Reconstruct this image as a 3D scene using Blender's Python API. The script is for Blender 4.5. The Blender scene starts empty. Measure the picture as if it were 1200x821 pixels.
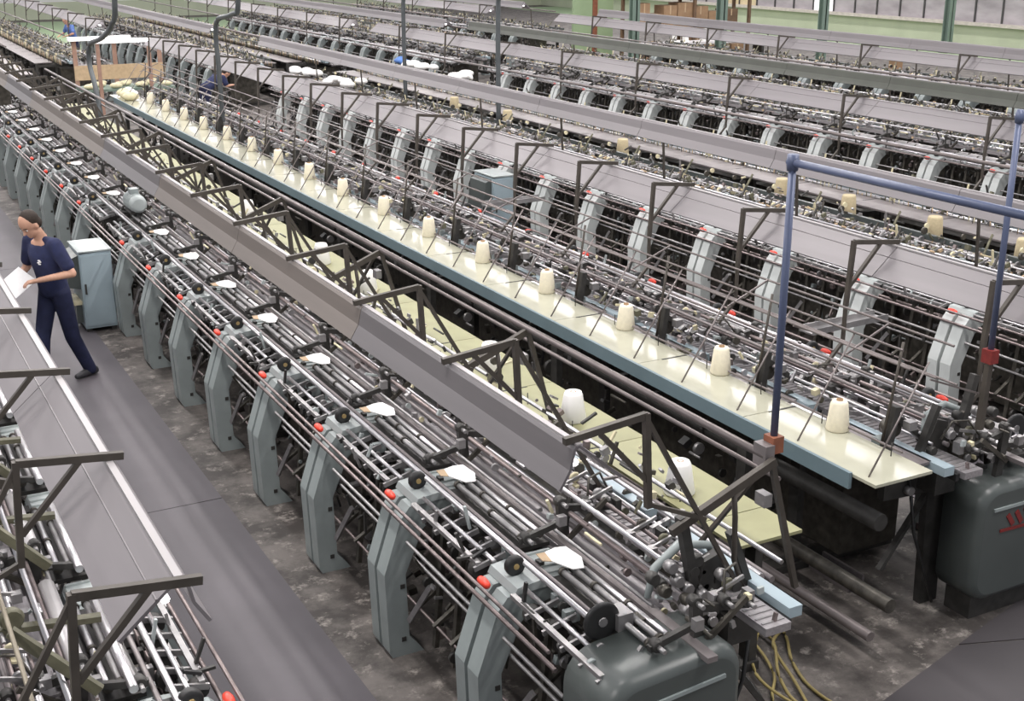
import bpy, math, random
from mathutils import Vector, Matrix
random.seed(7)
S = bpy.context.scene
COL = S.collection

# ------------------------------------------------------------------ camera
CAM_H = 4.45
F_PX, VP, CC = 1490.0, (-245.0, -79.0), (600.0, 410.5)
r = Vector((VP[0]-CC[0], VP[1]-CC[1], F_PX)).normalized()          # row direction, camera axes (x right, y down, z fwd)
d = Vector((0, -(r.z*F_PX)/r.y, F_PX)).normalized()               # straight down
rt = d.cross(r)
R = Matrix((rt, r, -d))                                             # camera axes -> world axes
cam_data = bpy.data.cameras.new('camera')
cam = bpy.data.objects.new('camera', cam_data); COL.objects.link(cam)
cx, cy, cz = R.col[0], -R.col[1], -R.col[2]
cam.matrix_world = Matrix(((cx.x, cy.x, cz.x, 0), (cx.y, cy.y, cz.y, 0), (cx.z, cy.z, cz.z, CAM_H), (0, 0, 0, 1)))
cam_data.sensor_width = 36.0
cam_data.lens = F_PX/1200.0*36.0
cam_data.clip_start = 0.05; cam_data.clip_end = 400
S.camera = cam

# ------------------------------------------------------------------ world, hall lights, exposure
S.view_settings.view_transform = 'Standard'
S.view_settings.look = 'None'
S.view_settings.gamma = 1.0
S.view_settings.use_curve_mapping = False
S.view_settings.exposure = 0.02
W = bpy.data.worlds.new('hall_ambient'); S.world = W; W.use_nodes = True
bg = W.node_tree.nodes['Background']
bg.inputs[0].default_value = (0.93, 0.94, 1.0, 1); bg.inputs[1].default_value = 0.56

def area(name, loc, sx, sy, power, color=(1, 0.96, 0.92), rot=(0, 0, 0)):
    l = bpy.data.lights.new(name, 'AREA'); l.shape = 'RECTANGLE'; l.size = sx; l.size_y = sy
    l.energy = power; l.color = color
    o = bpy.data.objects.new(name, l); COL.objects.link(o); o.location = loc; o.rotation_euler = rot
    return o
for i, x in enumerate((-3.0, 1.9, 6.2, 11.2, 17.4, 23.5, 31.0, 38.0)):         # rows of ceiling light strips along the hall
    for k in range(7):
        area('ceiling_light_strip', (x, 3.0+9.0*k+(i % 2)*4.0, 7.0), 0.35, 4.0, 265, (1, 0.955, 0.93))

# ------------------------------------------------------------------ materials
MATS = {}
def mat(name, col, rough=0.5, metal=0.0, var=0.12, scale=6.0, spec=0.5, bump=0.0, emit=None, stretch=None):
    m = bpy.data.materials.new(name); m.use_nodes = True
    nt = m.node_tree; b = nt.nodes['Principled BSDF']
    b.inputs['Roughness'].default_value = rough; b.inputs['Metallic'].default_value = metal
    b.inputs['Specular IOR Level'].default_value = spec
    tc = nt.nodes.new('ShaderNodeTexCoord'); n = nt.nodes.new('ShaderNodeTexNoise')
    n.inputs['Scale'].default_value = scale; n.inputs['Detail'].default_value = 4
    if stretch:
        mp = nt.nodes.new('ShaderNodeMapping'); mp.inputs['Scale'].default_value = stretch
        nt.links.new(tc.outputs['Object'], mp.inputs[0]); nt.links.new(mp.outputs[0], n.inputs['Vector'])
    else:
        nt.links.new(tc.outputs['Object'], n.inputs['Vector'])
    cr = nt.nodes.new('ShaderNodeValToRGB')
    cr.color_ramp.elements[0].position = 0.3; cr.color_ramp.elements[1].position = 0.7
    cr.color_ramp.elements[0].color = tuple(c*(1-var) for c in col)+(1,)
    cr.color_ramp.elements[1].color = tuple(min(1, c*(1+var)) for c in col)+(1,)
    nt.links.new(n.outputs['Fac'], cr.inputs[0]); nt.links.new(cr.outputs[0], b.inputs['Base Color'])
    if bump:
        bp = nt.nodes.new('ShaderNodeBump'); bp.inputs['Strength'].default_value = bump
        nt.links.new(n.outputs['Fac'], bp.inputs['Height']); nt.links.new(bp.outputs[0], b.inputs['Normal'])
    if emit:
        b.inputs['Emission Color'].default_value = emit[0]+(1,); b.inputs['Emission Strength'].default_value = emit[1]
    MATS[name] = m
    return m
mat('paint', (0.265, 0.30, 0.298), 0.42, 0, 0.10, 5)               # grey-green machine enamel
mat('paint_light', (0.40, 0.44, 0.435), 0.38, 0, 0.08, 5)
mat('paint_blue', (0.33, 0.41, 0.45), 0.4, 0, 0.08, 3)
mat('cover', (0.072, 0.083, 0.080), 0.35, 0, 0.08, 3)
mat('dark', (0.046, 0.044, 0.041), 0.5, 0.2, 0.3, 12)
mat('black', (0.020, 0.020, 0.020), 0.45, 0, 0.2, 12)
mat('oily', (0.085, 0.078, 0.066), 0.4, 0.5, 0.4, 14)
mat('steel', (0.34, 0.33, 0.33), 0.42, 0.7, 0.2, 10)
mat('chrome', (0.60, 0.585, 0.60), 0.33, 0.9, 0.1, 8)
mat('rod_brown', (0.23, 0.19, 0.185), 0.35, 0.6, 0.25, 10)
mat('mauve', (0.25, 0.225, 0.225), 0.4, 0.45, 0.15, 8)
mat('needle', (0.36, 0.34, 0.35), 0.42, 0.5, 0.15, 60, stretch=(1, 0.05, 1))
mat('reflector', (0.215, 0.198, 0.206), 0.48, 0.1, 0.05, 3, stretch=(4, 0.25, 4))
mat('reflector_brown', (0.165, 0.142, 0.128), 0.5, 0.1, 0.08, 3, stretch=(4, 0.25, 4))
mat('reflector_dark', (0.085, 0.09, 0.075), 0.5, 0.1, 0.08, 3)
mat('frame_lamplit', (0.52, 0.55, 0.54), 0.4, 0, 0.08, 5)  # lighter copy of the frame enamel, lamplight on the frames put into the colour
mat('reflector_grey', (0.15, 0.14, 0.145), 0.45, 0.15, 0.06, 3, stretch=(4, 0.25, 4))
mat('reflector_edge', (0.36, 0.34, 0.345), 0.45, 0.1, 0.04, 3)
mat('roller_white', (0.62, 0.60, 0.60), 0.3, 0.3, 0.1, 6)
mat('bracket', (0.070, 0.060, 0.050), 0.5, 0.2, 0.2, 9)
mat('rail', (0.19, 0.165, 0.16), 0.4, 0.4, 0.15, 6)
mat('shelf_green', (0.29, 0.285, 0.155), 0.5, 0, 0.10, 4)
mat('shelf_cream', (0.43, 0.425, 0.335), 0.12, 0, 0.07, 3)
mat('edge_blue', (0.135, 0.19, 0.215), 0.45, 0, 0.08, 2)
mat('cone', (0.82, 0.76, 0.60), 0.8, 0, 0.05, 40, bump=0.1)
mat('cone_tan', (0.52, 0.44, 0.28), 0.8, 0, 0.08, 40)
mat('cardboard_tube', (0.35, 0.22, 0.12), 0.8)
mat('white', (0.86, 0.85, 0.83), 0.55, 0, 0.03, 8)
mat('cream', (0.66, 0.60, 0.40), 0.6, 0, 0.15, 12)
mat('tan', (0.52, 0.38, 0.24), 0.7, 0, 0.1, 12)
mat('olive', (0.135, 0.13, 0.085), 0.5, 0.1, 0.25, 12)
mat('red', (0.75, 0.055, 0.03), 0.35, 0, 0.05, 8)
mat('dark_red', (0.19, 0.02, 0.018), 0.5, 0, 0.2, 30)
mat('orange', (0.24, 0.085, 0.045), 0.6, 0, 0.2, 20)
mat('brass', (0.45, 0.32, 0.14), 0.4, 0.6, 0.1, 12)
mat('rod_tan', (0.30, 0.265, 0.205), 0.4, 0.3, 0.15, 10)
mat('blue_pipe', (0.085, 0.105, 0.18), 0.4, 0.1, 0.08, 6)
mat('grey_pipe', (0.085, 0.095, 0.10), 0.45, 0.1, 0.1, 6)
mat('tube', (1, 1, 1), 0.4, 0, 0.0, 1, emit=((1.0, 0.96, 0.98), 5.0))
mat('navy', (0.018, 0.024, 0.075), 0.85, 0, 0.2, 14, bump=0.15)
mat('navy_trousers', (0.014, 0.018, 0.055), 0.85, 0, 0.2, 14, bump=0.15)
mat('shirt_blue', (0.12, 0.20, 0.48), 0.85, 0, 0.15, 14)
mat('skin', (0.58, 0.33, 0.23), 0.55, 0, 0.06, 12)
mat('hair', (0.030, 0.019, 0.013), 0.7, 0, 0.3, 60, bump=0.3)
mat('shoe', (0.035, 0.035, 0.04), 0.5)
mat('cardboard', (0.33, 0.21, 0.12), 0.8, 0, 0.12, 5)
mat('cardboard_dark', (0.16, 0.10, 0.06), 0.8, 0, 0.15, 5)
mat('column_green', (0.17, 0.235, 0.195), 0.5, 0, 0.06, 2)
mat('panel_green', (0.30, 0.40, 0.235), 0.6, 0, 0.06, 2)
mat('wall_green', (0.47, 0.51, 0.38), 0.7, 0, 0.06, 1)
mat('wall_pale', (0.70, 0.68, 0.69), 0.7, 0, 0.04, 1)
mat('sill', (0.55, 0.50, 0.46), 0.6)
mat('mullion', (0.06, 0.06, 0.06), 0.5)
mat('frosted', (0.40, 0.37, 0.39), 0.25, 0, 0.25, 0.6, stretch=(1, 1, 3))
mat('frosted_lit', (0.9, 0.88, 0.9), 0.3, 0, 0.05, 1, emit=((1, 0.97, 1), 0.7))
mat('frosted_warm', (0.62, 0.52, 0.34), 0.3, 0, 0.15, 0.8)
mat('cable_yellow', (0.30, 0.24, 0.09), 0.6)
mat('paper_print', (0.86, 0.86, 0.86), 0.6, 0, 0.03, 30)
mat('cloth_blue', (0.10, 0.22, 0.55), 0.8)
mat('wood', (0.36, 0.22, 0.165), 0.6, 0, 0.15, 6)

def floor_material():
    m = bpy.data.materials.new('floor_concrete'); m.use_nodes = True
    nt = m.node_tree; b = nt.nodes['Principled BSDF']; b.inputs['Roughness'].default_value = 0.6
    tc = nt.nodes.new('ShaderNodeTexCoord')
    def noise(sc, det=6, rough=0.6):
        n = nt.nodes.new('ShaderNodeTexNoise'); n.inputs['Scale'].default_value = sc
        n.inputs['Detail'].default_value = det; n.inputs['Roughness'].default_value = rough
        nt.links.new(tc.outputs['Object'], n.inputs['Vector']); return n
    def ramp(src, p0, p1, c0, c1):
        k = nt.nodes.new('ShaderNodeValToRGB'); k.color_ramp.elements[0].position = p0; k.color_ramp.elements[1].position = p1
        k.color_ramp.elements[0].color = c0+(1,); k.color_ramp.elements[1].color = c1+(1,)
        nt.links.new(src, k.inputs[0]); return k
    a = ramp(noise(2.2, 8, 0.7).outputs['Fac'], 0.42, 0.62, (0.055, 0.048, 0.044), (0.17, 0.152, 0.14))
    c = ramp(noise(5.5, 8, 0.75).outputs['Fac'], 0.54, 0.66, (0, 0, 0), (1, 1, 1))
    mx = nt.nodes.new('ShaderNodeMix'); mx.data_type = 'RGBA'
    nt.links.new(c.outputs[0], mx.inputs['Factor']); nt.links.new(a.outputs[0], mx.inputs['A'])
    mx.inputs['B'].default_value = (0.34, 0.31, 0.28, 1)
    nt.links.new(mx.outputs['Result'], b.inputs['Base Color']); MATS['floor'] = m
floor_material()
mat('mat_aisle', (0.092, 0.083, 0.093), 0.55, 0, 0.10, 1.6, bump=0.05)
mat('mat_dark', (0.058, 0.052, 0.056), 0.6, 0, 0.12, 1.6, bump=0.05)

# ------------------------------------------------------------------ mesh builder
class MB:
    """Collects shapes; s = -1 mirrors in x (machines facing the other way)."""
    def __init__(self, s=1):
        self.s = s; self.v = []; self.f = []; self.m = []; self.sm = []; self.slots = []
    def slot(self, name):
        if name not in self.slots: self.slots.append(name)
        return self.slots.index(name)
    def add(self, vs, fs, m, smooth=False):
        o = len(self.v); k = self.slot(m)
        self.v += [(self.s*a, b, c) for a, b, c in vs]
        for i, f in enumerate(fs):
            f = [o+j for j in f]
            if self.s < 0: f = f[::-1]
            self.f.append(f); self.m.append(k)
            self.sm.append(smooth if isinstance(smooth, bool) else smooth[i])
        return self
    def box(self, c, d, m, rot=None):
        hx, hy, hz = d[0]/2, d[1]/2, d[2]/2
        vs = [Vector((x, y, z)) for x in (-hx, hx) for y in (-hy, hy) for z in (-hz, hz)]
        if rot is not None:
            M = rot if isinstance(rot, Matrix) else (Matrix.Rotation(rot[2], 3, 'Z') @ Matrix.Rotation(rot[1], 3, 'Y') @ Matrix.Rotation(rot[0], 3, 'X'))
            vs = [M @ v for v in vs]
        vs = [(v.x+c[0], v.y+c[1], v.z+c[2]) for v in vs]
        return self.add(vs, [(0, 1, 3, 2), (4, 6, 7, 5), (0, 4, 5, 1), (2, 3, 7, 6), (0, 2, 6, 4), (1, 5, 7, 3)], m)
    def bx(self, x0, x1, y0, y1, z0, z1, m):
        return self.box(((x0+x1)/2, (y0+y1)/2, (z0+z1)/2), (x1-x0, y1-y0, z1-z0), m)
    def cyl(self, a, b, r0, m, r1=None, n=8, caps=True):
        a = Vector(a); b = Vector(b); r1 = r0 if r1 is None else r1
        z = (b-a).normalized(); t = Vector((1, 0, 0)) if abs(z.x) < 0.9 else Vector((0, 0, 1))
        x = z.cross(t).normalized(); y = z.cross(x)
        vs = []
        for p, rr in ((a, r0), (b, r1)):
            for i in range(n):
                an = 2*math.pi*i/n; q = p+x*math.cos(an)*rr+y*math.sin(an)*rr; vs.append(tuple(q))
        fs = [(i, (i+1) % n, n+(i+1) % n, n+i) for i in range(n)]; sm = [True]*n
        if caps: fs += [tuple(range(n))[::-1], tuple(range(n, 2*n))]; sm += [False, False]
        return self.add(vs, fs, m, sm)
    def bar(self, a, b, w, h, m, up=(0, 0, 1)):
        """rectangular bar from a to b, w across, h along 'up'"""
        a = Vector(a); b = Vector(b); z = (b-a).normalized(); u = Vector(up)
        x = z.cross(u)
        if x.length < 1e-4: x = z.cross(Vector((0, 1, 0)))
        x.normalize(); u = x.cross(z)
        vs = []
        for p in (a, b):
            for i, j in ((-1, -1), (1, -1), (1, 1), (-1, 1)): vs.append(tuple(p+x*i*w/2+u*j*h/2))
        return self.add(vs, [(0, 1, 5, 4), (1, 2, 6, 5), (2, 3, 7, 6), (3, 0, 4, 7), (3, 2, 1, 0), (4, 5, 6, 7)], m)
    def prism(self, poly, y0, y1, m):
        """polygon in (x,z) extruded along y"""
        n = len(poly); vs = [(p[0], y0, p[1]) for p in poly]+[(p[0], y1, p[1]) for p in poly]
        fs = [(i, (i+1) % n, n+(i+1) % n, n+i)[::-1] for i in range(n)]+[tuple(range(n)), tuple(range(n, 2*n))[::-1]]
        ar = sum(poly[i][0]*poly[(i+1) % n][1]-poly[(i+1) % n][0]*poly[i][1] for i in range(n))
        if ar < 0: fs = [f[::-1] for f in fs]
        return self.add(vs, fs, m)
    def prism_z(self, poly, z0, z1, m):
        n = len(poly); vs = [(p[0], p[1], z0) for p in poly]+[(p[0], p[1], z1) for p in poly]
        fs = [(i, (i+1) % n, n+(i+1) % n, n+i) for i in range(n)]+[tuple(range(n))[::-1], tuple(range(n, 2*n))]
        ar = sum(poly[i][0]*poly[(i+1) % n][1]-poly[(i+1) % n][0]*poly[i][1] for i in range(n))
        if ar < 0: fs = [f[::-1] for f in fs]
        return self.add(vs, fs, m)
    def tube(self, pts, r, m, n=8):
        pts = [Vector(p) for p in pts]; vs = []; N = len(pts)
        for i, p in enumerate(pts):
            z = (pts[min(i+1, N-1)]-pts[max(i-1, 0)]).normalized()
            t = Vector((0, 1, 0)) if abs(z.y) < 0.9 else Vector((1, 0, 0))
            x = z.cross(t).normalized(); y = z.cross(x); rr = r[i] if isinstance(r, (list, tuple)) else r
            for k in range(n):
                a = 2*math.pi*k/n; vs.append(tuple(p+x*math.cos(a)*rr+y*math.sin(a)*rr))
        fs = [(i*n+k, i*n+(k+1) % n, (i+1)*n+(k+1) % n, (i+1)*n+k) for i in range(N-1) for k in range(n)]
        sm = [True]*len(fs)
        fs += [tuple(range(n))[::-1], tuple(range((N-1)*n, N*n))]; sm += [False, False]
        return self.add(vs, fs, m, sm)
    def lathe(self, c, prof, m, n=16, axis='z'):
        vs = []
        for rr, h in prof:
            for k in range(n):
                a = 2*math.pi*k/n; x, y = rr*math.cos(a), rr*math.sin(a)
                if axis == 'z': vs.append((c[0]+x, c[1]+y, c[2]+h))
                elif axis == 'y': vs.append((c[0]+y, c[1]+h, c[2]+x))
                else: vs.append((c[0]+h, c[1]+x, c[2]+y))
        N = len(prof)
        fs = [(i*n+k, i*n+(k+1) % n, (i+1)*n+(k+1) % n, (i+1)*n+k) for i in range(N-1) for k in range(n)]
        sm = [True]*len(fs); fs += [tuple(range(n))[::-1], tuple(range((N-1)*n, N*n))]; sm += [False, False]
        return self.add(vs, fs, m, sm)
    def ball(self, c, rad, m, n=12, k=8, rot=None):
        rx, ry, rz = rad if isinstance(rad, (tuple, list)) else (rad,)*3
        vs = []; fs = []
        for i in range(k+1):
            t = math.pi*(i+0.001)/(k+0.002)
            for j in range(n):
                a = 2*math.pi*j/n
                q = Vector((rx*math.sin(t)*math.cos(a), ry*math.sin(t)*math.sin(a), -rz*math.cos(t)))
                if rot is not None: q = rot @ q
                vs.append((c[0]+q.x, c[1]+q.y, c[2]+q.z))
        for i in range(k):
            for j in range(n): fs.append((i*n+j, i*n+(j+1) % n, (i+1)*n+(j+1) % n, (i+1)*n+j))
        return self.add(vs, fs, m, True)
    def mesh(self, name):
        me = bpy.data.meshes.new(name); me.from_pydata(self.v, [], self.f)
        for s in self.slots: me.materials.append(MATS[s])
        me.polygons.foreach_set('material_index', self.m); me.polygons.foreach_set('use_smooth', self.sm)
        me.update(); return me
    def obj(self, name, parent=None, loc=(0, 0, 0)):
        return link(name, self.mesh(name), parent, loc)

def link(name, me, parent=None, loc=(0, 0, 0)):
    o = bpy.data.objects.new(name, me); COL.objects.link(o); o.location = loc; o.parent = parent
    return o
def tag(o, label, cat, group=None, kind=None):
    o['label'] = label; o['category'] = cat
    if group: o['group'] = group
    if kind: o['kind'] = kind
    return o
def thing(name, label, cat, loc=(0, 0, 0), group=None, rz=0):
    o = bpy.data.objects.new(name, None); COL.objects.link(o); o.location = loc; o.empty_display_size = 0.2
    o.rotation_euler = (0, 0, rz)
    return tag(o, label, cat, group)
def struct(o):
    o['kind'] = 'structure'; return o

# ------------------------------------------------------------------ the hall
fl = struct(MB().bx(-12, 46, -6, 80, -0.2, 0, 'floor').obj('floor'))
m_ = MB()                                                           # dark rubber aisle mats, laid end to end
for i, (y0, y1) in enumerate(((2.0, 9.6), (9.61, 18.4), (18.41, 27.5))):
    o = tag(MB().bx(1.46, 2.45, y0, y1, 0, 0.008, 'mat_aisle').obj('floor_mat'),
            ('grey rubber aisle mat at the near machine ends between the lamp trough and bent frames',
             'grey rubber aisle mat where the man with papers stands',
             'grey rubber aisle mat running on beyond the blue-grey control cabinet')[i], 'mat')
tag(MB().prism_z([(5.0, 3.9), (5.02, 4.78), (6.05, 5.06), (6.9, 4.75), (6.9, 3.9)], 0, 0.008, 'mat_dark').obj('floor_mat'),
    'dark floor mat with slanted edge beside the dirty concrete patch', 'mat')
tag(MB().prism_z([(6.07, 5.07), (8.6, 5.75), (8.6, 3.9), (6.92, 3.9), (6.92, 4.76)], 0, 0.008, 'mat_dark').obj('floor_mat'),
    'dark floor mat in front of the big rounded end cover', 'mat')
tag(MB().bx(7.5, 8.85, 5.8, 30, 0, 0.008, 'mat_aisle').obj('floor_mat'),
    'grey aisle mat beneath the wide lavender lamp trough', 'mat')

# window wall on the right, parallel to the rows
WX = 42.0
struct(MB().bx(WX, WX+0.3, 20, 80, 0, 0.85, 'wall_green').obj('wall_right'))
struct(MB().bx(WX-0.25, WX+0.1, 20, 80, 0.85, 0.98, 'sill').obj('trim_1'))
struct(MB().bx(WX, WX+0.3, 20, 80, 3.6, 5.5, 'wall_pale').obj('wall_upper_right'))
win = struct(bpy.data.objects.new('window_1', None)); COL.objects.link(win); win.location = (WX+0.05, 20, 0.98)
k = 0; y = 0.0
while y < 60:
    mt = 'frosted'
    if k in (23, 24): mt = 'frosted_warm'
    if k in (19,): mt = 'frosted_lit'
    MB().bx(0.02, 0.04, y+0.03, y+1.37, 0, 2.62, mt).obj('pane', win)
    MB().bx(-0.03, 0.06, y-0.035, y+0.035, 0, 2.62, 'mullion').obj('mullion', win)
    y += 1.4; k += 1
MB().bx(-0.03, 0.06, 0, 60, 1.05, 1.10, 'mullion').obj('transom', win)
struct(MB().bx(-12, WX, 74, 74.3, 0, 0.9, 'wall_green').obj('wall_back'))
struct(MB().bx(-12, WX, 74.02, 74.3, 0.9, 5.5, 'wall_pale').obj('wall_upper_back'))
# green floor areas at the far end of the hall
for nm, (x0, x1, y0, y1) in (('pale green painted floor field behind the last machine rows', (8, 13, 52, 72)),
                             ('pale green painted floor strip beside the far wall', (18, 24, 58, 72)),
                             ('pale green floor strip under the window wall', (38.5, 41.9, 22, 72))):
    tag(MB().bx(x0, x1, y0, y1, 0, 0.006, 'panel_green').obj('floor_paint_field'), nm, 'floor marking')

# ------------------------------------------------------------------ machine parts (cached meshes, mirrored by s)
P = 1.30
CACHE = {}
def cached(key, fn):
    if key not in CACHE: CACHE[key] = fn()
    return CACHE[key]
FR = [(0.02, 0), (0.0, 0.04), (-0.02, 0.60), (0.10, 0.96), (0.165, 1.04), (0.60, 1.07), (0.62, 1.0), (0.36, 0.955), (0.25, 0.87), (0.125, 0.58), (0.14, 0.13), (0.20, 0.06), (0.24, 0.0)]
FI = [(0.05, 0.01), (0.05, 0.06), (0.032, 0.60), (0.14, 0.92), (0.20, 0.985), (0.58, 1.03), (0.59, 1.02), (0.36, 0.97), (0.24, 0.885), (0.11, 0.58), (0.125, 0.13), (0.18, 0.05), (0.2, 0.01)]
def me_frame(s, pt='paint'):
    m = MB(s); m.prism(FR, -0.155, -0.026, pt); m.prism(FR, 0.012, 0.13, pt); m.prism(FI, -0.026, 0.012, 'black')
    for z in (0.12, 0.5): m.box((0.10, -0.155, z), (0.03, 0.012, 0.03), 'dark')
    return m.mesh('side_frame')
def me_topcover(s):
    m = MB(s)
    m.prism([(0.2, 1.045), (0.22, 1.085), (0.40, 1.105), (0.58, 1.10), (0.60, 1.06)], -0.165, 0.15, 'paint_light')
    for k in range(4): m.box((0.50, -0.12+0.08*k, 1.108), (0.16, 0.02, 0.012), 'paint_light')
    m.box((0.36, 0.06, 1.115), (0.08, 0.03, 0.02), 'black')
    m.box((0.44, -0.02, 1.12), (0.03, 0.05, 0.03), 'dark')
    return m.mesh('top_cover')
def me_knob(s):
    m = MB(s); m.lathe((0.10, 0, 1.075), [(0.006, -0.055), (0.02, -0.045), (0.027, -0.01), (0.027, 0.02), (0.02, 0.048), (0.006, 0.055)], 'red', 10, 'y')
    return m.mesh('red_knob')
def me_wheel(s):
    m = MB(s); m.lathe((0.28, -0.02, 1.145), [(0.03, -0.022), (0.055, -0.022), (0.06, -0.01), (0.06, 0.01), (0.055, 0.022), (0.03, 0.022)], 'black', 14, 'y')
    m.lathe((0.28, -0.02, 1.145), [(0.017, -0.026), (0.017, 0.026)], 'brass', 10, 'y')
    m.cyl((0.28, 0, 1.08), (0.28, 0, 1.12), 0.012, 'dark')
    return m.mesh('hand_wheel')
def clutter(m, rnd, n, u, v, z, mats, smin=0.012, smax=0.06):
    for i in range(n):
        c = (rnd.uniform(*u), rnd.uniform(*v), rnd.uniform(*z)); t = rnd.random(); mm = rnd.choice(mats)
        a = rnd.uniform(smin, smax)
        if t < 0.45: m.box(c, (a, rnd.uniform(smin, smax), rnd.uniform(smin, smax)), mm, (0, rnd.uniform(-0.6, 0.6), 0))
        elif t < 0.7: m.lathe(c, [(a*0.7, -a*0.25), (a*0.7, a*0.25)], mm, 9, 'y')
        elif t < 0.85:
            an = rnd.uniform(0, 3.14); L = rnd.uniform(0.06, 0.2)
            m.bar(c, (c[0]+math.cos(an)*L*0.6, c[1], c[2]+math.sin(an)*L), 0.016, 0.02, mm, up=(0, 1, 0))
        else: m.cyl(c, (c[0], c[1]+rnd.uniform(0.06, 0.22), c[2]), rnd.uniform(0.006, 0.014), mm, n=6)
def me_mech(s, var):
    rnd = random.Random(11+var); m = MB(s)
    clutter(m, rnd, 64, (0.16, 0.58), (0.2, 1.1), (0.18, 0.98), ['oily', 'dark', 'dark', 'steel', 'paint', 'oily', 'rod_brown'])
    for v in (0.42, 0.66, 0.92):
        m.bar((0.22, v, 0.15), (0.30, v, 0.98), 0.03, 0.04, 'oily', up=(0, 1, 0))
        m.bar((0.12, v+0.06, 0.42), (0.42, v+0.06, 0.62), 0.022, 0.03, 'oily', up=(0, 1, 0))
        m.lathe((0.32, v+0.1, 0.86), [(0.06, -0.012), (0.06, 0.012)], 'dark', 12, 'y')
    m.bar((0.10, 1.05, 0.30), (0.16, 0.85, 0.62), 0.02, 0.035, 'steel')
    return m.mesh('drive_linkage')
def me_topmech(s, var):
    rnd = random.Random(41+var); m = MB(s)
    for v in (0.24, 0.40, 0.58, 0.76, 0.94):
        m.lathe((rnd.uniform(0.18, 0.3), v, 1.03), [(0.05, -0.03), (0.055, 0), (0.05, 0.03)], 'dark', 12, 'y')
        m.box((rnd.uniform(0.36, 0.44), v+0.05, 1.05), (0.09, 0.04, 0.07), rnd.choice(['paint', 'dark', 'steel']))
        m.bar((0.14, v-0.04, 1.05), (0.34, v-0.04, 1.10), 0.016, 0.03, 'steel')
    m.bar((0.17, 0.2, 1.075), (0.17, 1.1, 1.075), 0.03, 0.025, 'steel')
    m.cyl((0.25, 0.16, 1.09), (0.25, 1.12, 1.09), 0.014, 'chrome')
    clutter(m, rnd, 26, (0.14, 0.5), (0.2, 1.1), (1.0, 1.1), ['steel', 'dark', 'black', 'paint_light'], 0.012, 0.045)
    return m.mesh('cam_gear')
def me_rollers(s):
    m = MB(s)
    for k, (u, z) in enumerate(((0.47, 1.15), (0.53, 1.16), (0.59, 1.15))):
        m.cyl((u, 0.25, z), (u, 1.08, z), 0.018, 'steel' if k != 2 else 'chrome', n=10)
        for v in (0.25, 0.62 if k != 1 else 0.85, 1.08): m.lathe((u, v, z), [(0.025, -0.012), (0.025, 0.012)], 'oily', 10, 'y')
    m.bx(0.43, 0.63, 0.2, 1.12, 1.085, 1.11, 'dark')
    return m.mesh('roller_set')
def me_stanchion(s):
    m = MB(s)
    m.bar((0.74, 0.02, 0.95), (0.70, 0.02, 1.36), 0.035, 0.06, 'dark', up=(1, 0, 0))
    m.bar((0.42, 0.0, 1.17), (0.72, 0.02, 1.22), 0.03, 0.035, 'dark')
    m.bar((0.70, 0.03, 1.30), (1.04, 0.03, 1.24), 0.03, 0.04, 'dark')
    m.bar((0.72, -0.03, 1.12), (0.98, -0.03, 1.32), 0.02, 0.03, 'oily')
    for c in ((0.70, 0.03, 1.34), (0.88, 0.03, 1.30), (0.46, 0, 1.18), (1.02, 0.03, 1.26)):
        m.lathe(c, [(0.03, -0.03), (0.035, 0), (0.03, 0.03)], 'dark', 10, 'y'); m.lathe((c[0], c[1]-0.05, c[2]), [(0.013, -0.03), (0.013, 0.03)], 'steel', 8, 'y')
    m.box((0.78, 0.08, 1.25), (0.07, 0.05, 0.05), 'steel'); m.box((0.66, -0.06, 1.27), (0.05, 0.04, 0.06), 'steel')
    m.tube([(0.9, 0.05, 1.3), (0.95, 0.12, 1.40), (1.05, 0.16, 1.40), (1.12, 0.18, 1.28)], 0.008, 'oily', 6)
    return m.mesh('stanchion')
def me_guides(s, var):
    rnd = random.Random(77+var); m = MB(s)
    for v in (0.22, 0.48, 0.82, 1.06):
        v += rnd.uniform(-0.05, 0.05)
        m.box((0.86, v, 1.30), (0.05, 0.05, 0.05), 'steel'); m.bar((0.84, v, 1.31), (1.05, v+0.02, 1.36), 0.014, 0.02, 'steel')
        m.lathe((0.96, v+0.03, 1.335), [(0.03, -0.012), (0.036, 0), (0.03, 0.012)], rnd.choice(['olive', 'cream', 'steel', 'oily']), 10, 'y')
        m.box((1.07, v, 1.25), (0.04, 0.06, 0.08), rnd.choice(['paint', 'steel', 'dark']))
    clutter(m, rnd, 46, (0.66, 1.12), (0.1, 1.2), (1.08, 1.34), ['steel', 'steel', 'dark', 'rod_brown', 'cream', 'oily', 'chrome', 'paint_light'], 0.01, 0.045)
    return m.mesh('yarn_guide')
def me_bed(s):
    m = MB(s); m.bx(1.04, 1.20, 0.06, 1.26, 1.12, 1.165, 'needle'); m.bx(0.64, 0.70, 0.0, 1.3, 1.12, 1.15, 'mauve')
    for v in [0.1+0.05*i for i in range(23)]: m.bx(1.05, 1.19, v, v+0.012, 1.165, 1.17, 'steel')
    return m.mesh('needle_bed')
def me_sinker(s):
    m = MB(s); m.bx(1.235, 1.32, 0.12, 1.12, 1.14, 1.20, 'paint_blue'); m.bx(1.205, 1.235, 0.10, 1.2, 1.10, 1.15, 'black')
    m.box((1.28, 1.16, 1.20), (0.10, 0.05, 0.10), 'paint'); m.bar((1.10, 1.16, 1.22), (1.34, 1.18, 1.27), 0.03, 0.035, 'steel')
    m.bar((1.10, 1.10, 1.20), (1.30, 1.08, 1.26), 0.02, 0.03, 'steel')
    return m.mesh('sinker_bar')
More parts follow.
